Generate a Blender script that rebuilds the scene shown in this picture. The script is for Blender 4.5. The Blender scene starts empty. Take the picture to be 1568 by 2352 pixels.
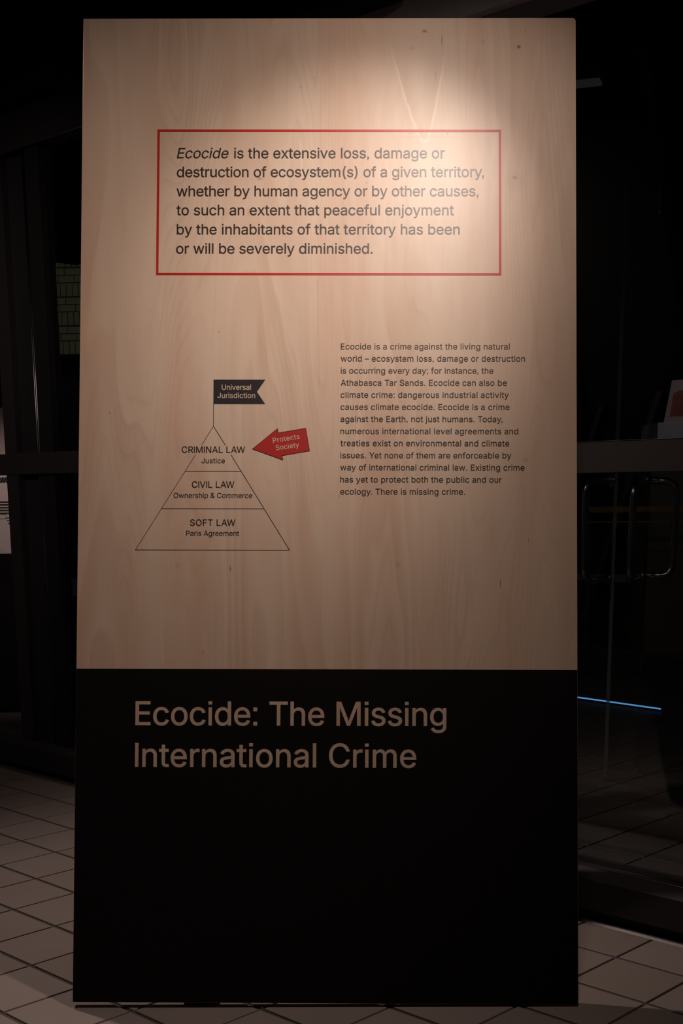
import bpy, bmesh, math, random
from mathutils import Vector, Matrix
from mathutils.geometry import delaunay_2d_cdt

S = bpy.context.scene
COL = S.collection
random.seed(7)

# ------------------------------------------------------------------ camera
FPX, CY, PITCH, ROLL, CAMH = 2898.09, 1745.28, 0.207538, -0.007568, 1.21266
fw = Vector((0, math.cos(PITCH), -math.sin(PITCH)))
up0 = Vector((0, math.sin(PITCH), math.cos(PITCH)))
rt0 = Vector((1, 0, 0))
rt = rt0 * math.cos(ROLL) + up0 * math.sin(ROLL)
up = -rt0 * math.sin(ROLL) + up0 * math.cos(ROLL)
cam_d = bpy.data.cameras.new('camera')
cam = bpy.data.objects.new('camera', cam_d)
COL.objects.link(cam)
M = Matrix.Identity(4)
for i in range(3):
    M[i][0], M[i][1], M[i][2] = rt[i], up[i], -fw[i]
M[2][3] = CAMH
cam.matrix_world = M
cam_d.sensor_fit = 'VERTICAL'
cam_d.sensor_height = 36
cam_d.lens = FPX / 2352 * 36
cam_d.shift_y = (CY - 1176) / 2352
cam_d.clip_start = 0.05
S.camera = cam

# ------------------------------------------------------------------ world, exposure
w = bpy.data.worlds.new('world')
S.world = w
w.use_nodes = True
w.node_tree.nodes['Background'].inputs[0].default_value = (0.55, 0.6, 0.8, 1)
w.node_tree.nodes['Background'].inputs[1].default_value = 0.004
S.view_settings.view_transform = 'Standard'
S.view_settings.look = 'None'
S.view_settings.gamma = 1
S.view_settings.use_curve_mapping = False
S.view_settings.exposure = 0.0

# frame of reference of the glazing (local x along it, local y outward)
ANG, TP, OX, OY = 0.767687, 0.219724, -1.168815, 5.011689
ua = Vector((-math.sin(ANG), -math.cos(ANG), 0)); ub = Vector((math.cos(ANG), -math.sin(ANG), 0))
W0 = Vector((OX, OY, 0)) + ua * (-.98 * TP)
WALLM = Matrix.Translation(W0) @ Matrix.Rotation(-ANG, 4, 'Z')
def wpt(s_, d, z): return WALLM @ Vector((s_, d, z))

# ------------------------------------------------------------------ lamps
def spot(name, loc, target, power, cone, blend, col, rad=0.03):
    d = bpy.data.lights.new(name, 'SPOT')
    d.energy = power; d.spot_size = math.radians(cone); d.spot_blend = blend
    d.color = col; d.shadow_soft_size = rad
    o = bpy.data.objects.new(name, d); COL.objects.link(o)
    o.location = loc
    o.rotation_euler = (Vector(target) - Vector(loc)).to_track_quat('-Z', 'Y').to_euler()
    return o
WARM = (1.0, 0.795, 0.68)
LAMP = Vector((0.362, 2.505, 2.768))
spot('lamp_front', LAMP, (0.041, 3.298, 1.79), 46, 48.7, 1.0, (1.0, .875, .785), .03)          # narrow track spot on the definition
spot('lamp_front_wide', LAMP, (-0.10, 3.21, 1.42), 28, 116, 1.0, WARM, .04)     # its wide spill
spot('fill_side', (0.646, 2.269, 2.768), (-2.5, 2.75, -.72), 61, 97.2, 1.0, WARM, .04)   # added fill spot, aimed far left to lift the board's left side
spot('lamp_back', (-1.2, 3.93, 2.65), (0.15, 3.5, 0.0), 106, 100, 1.0, WARM, .04)    # spot behind the board
spot('fill_frames', (-2.3, 3.3, 2.75), (-1.25, 5.4, 1.5), 58, 60, 1.0, WARM, .04)    # added fill spot to brighten the dark left frames
spot('fill_passage', (-2.1, 6.3, 2.75), (-1.95, 7.15, 1.3), 72, 42, .9, (1, .76, .72), .05)  # added fill, makes the leaning panel beyond the left pane visible
spot('fill_plinth', (2.9, 8.7, 2.9), (2.7, 9.7, 1.6), 5, 60, .9, (.98, .92, .98), .05)  # added fill for the plinth top and its print
spot('fill_brick', (-3.2, 14.5, 3.6), (-3.6, 18, 3.6), 19, 60, 1.0, (1, .97, .80), .1)  # spot added to brighten the bricks, no fixture behind it


# ------------------------------------------------------------------ materials
def new_mat(name):
    m = bpy.data.materials.new(name); m.use_nodes = True
    nt = m.node_tree
    return m, nt, nt.nodes['Principled BSDF']
class G:
    """small helper to write shader maths"""
    def __init__(s, nt): s.nt = nt
    def n(s, t, **k):
        x = s.nt.nodes.new(t)
        for a, b in k.items(): setattr(x, a, b)
        return x
    def put(s, sock, v):
        if isinstance(v, (int, float)): sock.default_value = v
        elif isinstance(v, tuple): sock.default_value = v
        else: s.nt.links.new(v, sock)
    def m(s, op, a, b=0.0, c=None, clamp=False):
        x = s.n('ShaderNodeMath', operation=op); x.use_clamp = clamp
        s.put(x.inputs[0], a); s.put(x.inputs[1], b)
        if c is not None: s.put(x.inputs[2], c)
        return x.outputs[0]
    def xyz(s, a, b, c):
        x = s.n('ShaderNodeCombineXYZ')
        for i, v in enumerate((a, b, c)): s.put(x.inputs[i], v)
        return x.outputs[0]
    def noise(s, vec, scale=1, detail=2, rough=.5, dist=0):
        x = s.n('ShaderNodeTexNoise'); s.put(x.inputs['Vector'], vec)
        x.inputs['Scale'].default_value = scale; x.inputs['Detail'].default_value = detail
        x.inputs['Roughness'].default_value = rough; x.inputs['Distortion'].default_value = dist
        return x.outputs['Fac']
    def sm(s, v, a, b, lo=0.0, hi=1.0):
        x = s.n('ShaderNodeMapRange', interpolation_type='SMOOTHSTEP')
        s.put(x.inputs['Value'], v)
        for k, q in (('From Min', a), ('From Max', b), ('To Min', lo), ('To Max', hi)): s.put(x.inputs[k], q)
        return x.outputs[0]
    def mix(s, f, a, b, blend='MIX'):
        x = s.n('ShaderNodeMix', data_type='RGBA', blend_type=blend)
        s.put(x.inputs[0], f); s.put(x.inputs[6], a); s.put(x.inputs[7], b)
        return x.outputs[2]
    def bump(s, h, strength, dist=.001):
        x = s.n('ShaderNodeBump'); s.put(x.inputs['Height'], h)
        x.inputs['Strength'].default_value = strength; x.inputs['Distance'].default_value = dist
        return x.outputs[0]

def wood_mat():
    m, nt, P = new_mat('birch_plywood'); g = G(nt)
    tc = g.n('ShaderNodeTexCoord'); sp = g.n('ShaderNodeSeparateXYZ')
    nt.links.new(tc.outputs['Object'], sp.inputs[0])
    X, Z = sp.outputs[0], sp.outputs[2]
    # growth figure: contour lines of a field stretched along the sheet
    a = g.noise(g.xyz(g.m('MULTIPLY', X, 3.6), 8.3, g.m('MULTIPLY', Z, .40)), 1, 2, .5)
    b = g.noise(g.xyz(g.m('MULTIPLY', X, 11), 7.7, g.m('MULTIPLY', Z, 1.3)), 1, 2, .5)
    fld = g.m('ADD', g.m('MULTIPLY', a, 15.0), g.m('MULTIPLY', b, 1.5))
    fr = g.m('FRACT', fld)
    line = g.m('MULTIPLY', g.sm(fr, .0, .75), g.sm(fr, 1.0, .9))      # slow rise, sharp fall: late wood
    lmask = g.sm(g.noise(g.xyz(g.m('MULTIPLY', X, 5), 1.3, g.m('MULTIPLY', Z, 1.1)), 1, 1), .38, .68)
    line = g.m('MULTIPLY', line, lmask)
    pink = g.sm(g.noise(g.xyz(g.m('MULTIPLY', X, 9), 4.4, g.m('MULTIPLY', Z, .9)), 1, 3, .55), .35, .7)
    pale = g.sm(g.noise(g.xyz(g.m('MULTIPLY', X, 24), 9.4, g.m('MULTIPLY', Z, 1.6)), 1, 3, .6), .3, .75)
    fib = g.noise(g.xyz(g.m('MULTIPLY', X, 420), 0.0, g.m('MULTIPLY', Z, 9)), 1, 2, .6)
    grit = g.noise(g.xyz(g.m('MULTIPLY', X, 700), 0.0, g.m('MULTIPLY', Z, 260)), 1, 1, .5)
    c = g.mix(g.m('MULTIPLY', pink, .75), (.655, .500, .385, 1), (.600, .400, .290, 1))
    c = g.mix(g.m('MULTIPLY', pale, .35), c, (.66, .52, .42, 1))
    fr2 = g.m('FRACT', g.m('ADD', g.m('MULTIPLY', a, 52.0), g.m('MULTIPLY', b, 5.0)))
    thin = g.m('MULTIPLY', g.sm(fr2, .55, .90), g.sm(fr2, 1.0, .92))
    tmask = g.sm(g.noise(g.xyz(g.m('MULTIPLY', X, 7), 6.1, g.m('MULTIPLY', Z, 1.7)), 1, 2), .42, .62)
    c = g.mix(g.m('MULTIPLY', g.m('MULTIPLY', thin, tmask), .20), c, (.45, .27, .19, 1))
    c = g.mix(g.m('MULTIPLY', line, .30), c, (.47, .285, .195, 1))
    f2 = g.m('ADD', g.m('MULTIPLY', fib, .10), .95)
    f2 = g.m('MULTIPLY', f2, g.m('ADD', g.m('MULTIPLY', grit, .07), .965))
    c = g.mix(1.0, c, g.xyz(f2, f2, f2), 'MULTIPLY')
    # the pale-edged V of the cathedral figure near the top
    TX, TZ = .237, 2.121
    dz = g.m('MAXIMUM', g.m('SUBTRACT', Z, TZ), 0.0)
    pw = g.m('POWER', g.m('DIVIDE', dz, .233), .78)
    wob = g.m('MULTIPLY', g.m('SUBTRACT', g.noise(g.xyz(0.0, 2.2, g.m('MULTIPLY', Z, 22)), 1, 2), .5), .006)
    dx = g.m('ADD', g.m('SUBTRACT', X, TX), wob)
    eL = g.m('ADD', dx, g.m('ADD', g.m('MULTIPLY', pw, .078), .004))
    eR = g.m('SUBTRACT', g.m('ADD', g.m('MULTIPLY', pw, .046), .004), dx)
    ins = g.m('MINIMUM', eL, eR)
    inV = g.m('MINIMUM', ins, g.m('SUBTRACT', Z, TZ))
    fade = g.sm(Z, 2.40, 2.25)
    rim = g.m('MULTIPLY', g.sm(inV, -.009, -.0005), g.sm(inV, .0012, -.0002))
    c = g.mix(g.m('MULTIPLY', g.m('MULTIPLY', rim, fade), .55), c, (.80, .66, .54, 1))
    body = g.m('MULTIPLY', g.sm(inV, .0, .002), g.m('MULTIPLY', g.sm(inV, .05, .0), fade))
    c = g.mix(g.m('MULTIPLY', body, .35), c, (.53, .37, .27, 1))
    # knots and stains at their places
    for kx, kz, rx, rz, dark, col in ((.2367, 2.3954, .007, .004, .75, (.16, .13, .11, 1)), (.4693, 2.3554, .005, .005, .9, (.10, .09, .08, 1)),
            (.205, 2.352, .006, .006, .3, (.3, .22, .17, 1)), (.381, 2.368, .006, .006, .3, (.3, .22, .17, 1)),
            (.4593, 2.0267, .006, .005, .7, (.25, .17, .12, 1)), (.4593, 2.020, .022, .03, .22, (.36, .25, .18, 1)),
            (-.1702, 2.0238, .007, .004, .6, (.32, .16, .11, 1)), (-.198, 1.94, .003, .012, .35, (.4, .24, .12, 1)),
            (.485, 1.325, .006, .006, .35, (.25, .17, .13, 1)), (-.365, 1.062, .007, .007, .25, (.3, .2, .15, 1)), (.173, 1.065, .007, .007, .3, (.3, .2, .15, 1)),
            (-.236, 1.055, .0015, .008, .8, (.2, .1, .06, 1)), (.423, 1.02, .0012, .012, .85, (.22, .09, .05, 1)),
            (.279, 2.372, .0014, .016, .8, (.24, .14, .1, 1)), (.486, 2.395, .001, .006, .8, (.2, .12, .09, 1)), (.264, 2.283, .0012, .014, .5, (.3, .19, .13, 1))):
        ex = g.m('DIVIDE', g.m('SUBTRACT', X, kx), rx); ez = g.m('DIVIDE', g.m('SUBTRACT', Z, kz), rz)
        dd = g.m('SQRT', g.m('ADD', g.m('MULTIPLY', ex, ex), g.m('MULTIPLY', ez, ez)))
        c = g.mix(g.sm(dd, 1.5, .2, 0.0, dark), c, col)
    # hairline cracks / joints of the veneer
    for x0, z0, x1, z1, wd, dark, col in ((-.0262, 1.7741, -.0230, 1.6221, .0006, .55, (.3, .2, .14, 1)), (-.0225, 1.62, -.0195, 1.50, .0005, .4, (.3, .2, .14, 1)),
            (-.4045, .9545, -.3990, .8094, .0007, .6, (.85, .68, .55, 1)), (.0141, .8809, .0147, .72, .0006, .6, (.80, .64, .52, 1)),
            (.216, .98, .232, .82, .0006, .4, (.35, .2, .13, 1)), (-.0705, 2.12, -.0655, 2.03, .0008, .6, (.88, .72, .6, 1)),
            (-.158, 2.20, -.128, 2.135, .0006, .4, (.8, .65, .53, 1))):
        t = g.m('DIVIDE', g.m('SUBTRACT', Z, z0), z1 - z0)
        lx = g.m('ADD', x0, g.m('MULTIPLY', t, x1 - x0))
        dxx = g.m('ABSOLUTE', g.m('SUBTRACT', X, lx))
        k = g.m('MULTIPLY', g.sm(dxx, wd * 1.6, wd * .3), g.m('MULTIPLY', g.sm(t, -.02, .05), g.sm(t, 1.02, .9)))
        c = g.mix(g.m('MULTIPLY', k, dark), c, col)
    # tiny dark flecks
    v = g.n('ShaderNodeTexVoronoi'); nt.links.new(g.xyz(g.m('MULTIPLY', X, 30), 0.0, g.m('MULTIPLY', Z, 13)), v.inputs['Vector']); v.inputs['Scale'].default_value = 1
    fl = g.sm(v.outputs['Distance'], .07, .03)
    sel = g.m('GREATER_THAN', g.n('ShaderNodeSeparateColor').outputs[0], .72)
    nt.links.new(v.outputs['Color'], nt.nodes[-1].inputs[0]) if False else None
    sc = [q for q in nt.nodes if q.bl_idname == 'ShaderNodeSeparateColor'][-1]
    nt.links.new(v.outputs['Color'], sc.inputs[0])
    c = g.mix(g.m('MULTIPLY', g.m('MULTIPLY', fl, sel), .45), c, (.22, .13, .09, 1))
    nt.links.new(c, P.inputs['Base Color'])
    P.inputs['Roughness'].default_value = .42
    P.inputs['Specular IOR Level'].default_value = .5
    wave = g.noise(g.xyz(g.m('MULTIPLY', X, 14), 5.0, g.m('MULTIPLY', Z, 5)), 1, 2)
    n1 = g.bump(g.m('ADD', g.m('MULTIPLY', wave, 3.0), g.m('ADD', g.m('MULTIPLY', fib, .10), g.m('MULTIPLY', grit, .05))), .35, .0012)
    nt.links.new(n1, P.inputs['Normal'])
    return m

def plain(name, col, rough=.5, metal=0, spec=.5, nscale=0, namp=0, bump=0, bdist=.001):
    m, nt, P = new_mat(name); g = G(nt)
    P.inputs['Roughness'].default_value = rough; P.inputs['Metallic'].default_value = metal
    P.inputs['Specular IOR Level'].default_value = spec
    c = (col[0], col[1], col[2], 1)
    if nscale:
        tc = g.n('ShaderNodeTexCoord')
        n = g.noise(tc.outputs['Object'], nscale, 4, .6)
        f = g.m('ADD', g.m('MULTIPLY', g.m('SUBTRACT', n, .5), namp), 1.0)
        nt.links.new(g.mix(1.0, c, g.xyz(f, f, f), 'MULTIPLY'), P.inputs['Base Color'])
        if bump: nt.links.new(g.bump(n, bump, bdist), P.inputs['Normal'])
    else: P.inputs['Base Color'].default_value = c
    return m

def emit(name, col, st):
    m, nt, P = new_mat(name)
    P.inputs['Base Color'].default_value = (.02, .02, .02, 1)
    P.inputs['Emission Color'].default_value = (*col, 1); P.inputs['Emission Strength'].default_value = st
    return m

def glass_mat():
    m = bpy.data.materials.new('window_glass'); m.use_nodes = True
    nt = m.node_tree; nt.nodes.clear(); g = G(nt)
    o = g.n('ShaderNodeOutputMaterial'); mx = g.n('ShaderNodeMixShader')
    ge = g.n('ShaderNodeNewGeometry'); dt = g.n('ShaderNodeVectorMath', operation='DOT_PRODUCT')
    nt.links.new(ge.outputs['Incoming'], dt.inputs[0]); nt.links.new(ge.outputs['Normal'], dt.inputs[1])
    k = g.m('SUBTRACT', 1.0, g.m('ABSOLUTE', dt.outputs['Value']), clamp=True)
    fr = g.m('ADD', .04, g.m('MULTIPLY', .96, g.m('POWER', k, 5.0)))      # Schlick, the same from both faces
    t = g.n('ShaderNodeBsdfTransparent'); t.inputs[0].default_value = (.94, .96, .955, 1)
    gl = g.n('ShaderNodeBsdfGlossy'); gl.inputs['Roughness'].default_value = .004
    nt.links.new(fr, mx.inputs[0]); nt.links.new(t.outputs[0], mx.inputs[1]); nt.links.new(gl.outputs[0], mx.inputs[2])
    nt.links.new(mx.outputs[0], o.inputs[0])
    return m

def tile_mat(name, base):
    m, nt, P = new_mat(name); g = G(nt)
    tc = g.n('ShaderNodeTexCoord'); oi = g.n('ShaderNodeObjectInfo')
    ge = g.n('ShaderNodeNewGeometry')
    r = oi.outputs['Random']
    n1 = g.noise(ge.outputs['Position'], 3.2, 4, .6)
    n2 = g.noise(ge.outputs['Position'], 900, 2, .6)
    n3 = g.noise(ge.outputs['Position'], 38, 3, .6)
    f = g.m('ADD', g.m('ADD', g.m('MULTIPLY', r, .16), .80), g.m('MULTIPLY', n1, .18))
    f = g.m('MULTIPLY', f, g.m('ADD', g.m('MULTIPLY', n2, .10), .95))
    c = g.mix(g.m('MULTIPLY', r, .5), (*base, 1), (base[0] * .93, base[1] * .95, base[2] * 1.03, 1))
    c = g.mix(1.0, c, g.xyz(f, f, f), 'MULTIPLY')
    spot_ = g.sm(n3, .70, .78)
    c = g.mix(g.m('MULTIPLY', spot_, .35), c, (.12, .10, .09, 1))
    nt.links.new(c, P.inputs['Base Color'])
    P.inputs['Roughness'].default_value = .55
    P.inputs['Specular IOR Level'].default_value = .35
    nt.links.new(g.bump(n2, .25, .0006), P.inputs['Normal'])
    return m

def print_mat(name, col, rough=.38, spec=.45):
    m, nt, P = new_mat(name); g = G(nt)
    tc = g.n('ShaderNodeTexCoord')
    n = g.noise(tc.outputs['Object'], 900, 2, .6)
    P.inputs['Base Color'].default_value = (*col, 1)
    P.inputs['Roughness'].default_value = rough
    P.inputs['Specular IOR Level'].default_value = spec
    nt.links.new(g.bump(n, .35, .0004), P.inputs['Normal'])
    return m

WOOD = wood_mat()
INK = print_mat('dark_brown_ink', (.030, .019, .017), .37, .5)
LINEINK = print_mat('black_line_ink', (.020, .015, .014), .5, .3)
NAVY = print_mat('dark_navy_ink', (.020, .016, .020), .5, .3)
RED = print_mat('red_ink', (.47, .020, .013), .38, .42)
BLACKP = plain('matt_black_paint', (.0055, .0038, .0038), .7, 0, .12, 40, .3, .1)
BACKP = plain('black_back_paint', (.006, .005, .005), .8, 0, .15, 20, .2)
EDGE = plain('plywood_edge', (.40, .27, .19), .6, 0, .3, 60, .5)
DARKWOOD = plain('dark_stained_batten', (.03, .022, .018), .7, 0, .3, 30, .3)
FRAME = plain('black_anodised_metal', (.022, .019, .020), .42, .0, .5, 25, .25)
FRAMED = plain('black_recess_metal', (.006, .005, .006), .6, 0, .3, 25, .2)
SIDEP = plain('dark_side_panel', (.012, .011, .014), .5, 0, .4, 30, .3)
SILLM = plain('black_sill_metal', (.020, .018, .020), .6, 0, .25, 30, .3)
SEAL = plain('grey_aluminium_channel', (.16, .155, .165), .30, 1.0)
STRIP = plain('grey_floor_strip', (.10, .09, .095), .45, .3, .5, 30, .3)
GROUT = plain('dark_grout', (.085, .072, .068), .85, 0, .2, 90, .5, .4)
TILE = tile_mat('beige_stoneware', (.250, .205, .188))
TILEOUT = tile_mat('beige_stoneware_dimmed', (.07, .062, .060))  # tile colour darkened to imitate the dim passage
GLASS = glass_mat()
STEEL = plain('brushed_steel', (.50, .50, .52), .24, 1.0)
BRICK = plain('olive_brick', (.32, .30, .21), .8, 0, .3, 9, .5, .5)
MORTAR = plain('dark_mortar', (.06, .06, .045), .9, 0, .2, 20, .4)
PLASTER = plain('grey_plaster', (.78, .72, .75), .85, 0, .25, 14, .5, .6, .003)
CEIL = plain('dark_ceiling_paint', (.02, .019, .02), .8, 0, .2, 5, .2)
PAPER = plain('white_board_face', (.62, .51, .49), .6, 0, .3, 4, .08)
GREYEDGE = plain('grey_board_edge', (.2, .17, .165), .6, 0, .3, 10, .1)
PLINTH = plain('olive_plinth_paint', (.09, .085, .06), .6, 0, .3, 6, .2)
WHITEB = plain('white_lacquer', (.62, .60, .62), .5, 0, .4, 6, .06)
BLUE = emit('blue_led', (.15, .47, 1.0), .62)
BLUED = emit('dim_blue_led', (.05, .18, .5), .10)
AMBER = emit('amber_glow', (1.0, .45, .02), .005)
HOUSE = plain('led_housing', (.03, .03, .035), .5)
LEAFR = plain('red_orange_print', (.30, .055, .03), .5, 0, .3, 9, 2.4)

# ------------------------------------------------------------------ mesh helpers
def link(name, bm, mat, parent=None):
    me = bpy.data.meshes.new(name); bm.to_mesh(me); bm.free()
    o = bpy.data.objects.new(name, me); COL.objects.link(o)
    me.materials.append(mat)
    if parent is not None: o.parent = parent
    return o
def props(o, label=None, cat=None, group=None, kind=None):
    if label: o['label'] = label
    if cat: o['category'] = cat
    if group: o['group'] = group
    if kind: o['kind'] = kind
    return o
def empty(name, mw=None):
    o = bpy.data.objects.new(name, None); COL.objects.link(o); o.empty_display_size = .1
    if mw is not None: o.matrix_world = mw
    return o
def box(bm, x0, x1, y0, y1, z0, z1, bev=0.0):
    r = bmesh.ops.create_cube(bm, size=1)
    vs = r['verts']
    for v in vs:
        v.co = Vector((x0 + (v.co.x + .5) * (x1 - x0), y0 + (v.co.y + .5) * (y1 - y0), z0 + (v.co.z + .5) * (z1 - z0)))
    if bev:
        es = list({e for v in vs for e in v.link_edges})
        bmesh.ops.bevel(bm, geom=es, offset=bev, segments=2, affect='EDGES', profile=.7)
    return bm
def mkbox(*a, **k): return box(bmesh.new(), *a, **k)
def prism_x(poly, x0, x1):
    """polygon in (y,z) extruded along x"""
    bm = bmesh.new()
    A = [bm.verts.new((x0, y, z)) for y, z in poly]; B = [bm.verts.new((x1, y, z)) for y, z in poly]
    bm.faces.new(A); bm.faces.new(B[::-1])
    n = len(poly)
    for i in range(n): bm.faces.new((A[i], B[i], B[(i + 1) % n], A[(i + 1) % n]))
    bmesh.ops.recalc_face_normals(bm, faces=bm.faces)
    return bm
def tube(bm, pts, r, seg=14, caps=True):
    pts = [Vector(p) for p in pts]; rings = []
    t0 = (pts[1] - pts[0]).normalized()
    nrm = t0.orthogonal().normalized()
    for i, p in enumerate(pts):
        t = (pts[min(i + 1, len(pts) - 1)] - pts[max(i - 1, 0)]).normalized()
        nrm = (nrm - t * nrm.dot(t)).normalized(); bi = t.cross(nrm)
        rings.append([bm.verts.new(p + (nrm * math.cos(2 * math.pi * k / seg) + bi * math.sin(2 * math.pi * k / seg)) * r) for k in range(seg)])
    for a, b in zip(rings, rings[1:]):
        for k in range(seg):
            f = bm.faces.new((a[k], a[(k + 1) % seg], b[(k + 1) % seg], b[k])); f.smooth = True
    if caps: bm.faces.new(rings[0][::-1]); bm.faces.new(rings[-1])
    return bm

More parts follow.
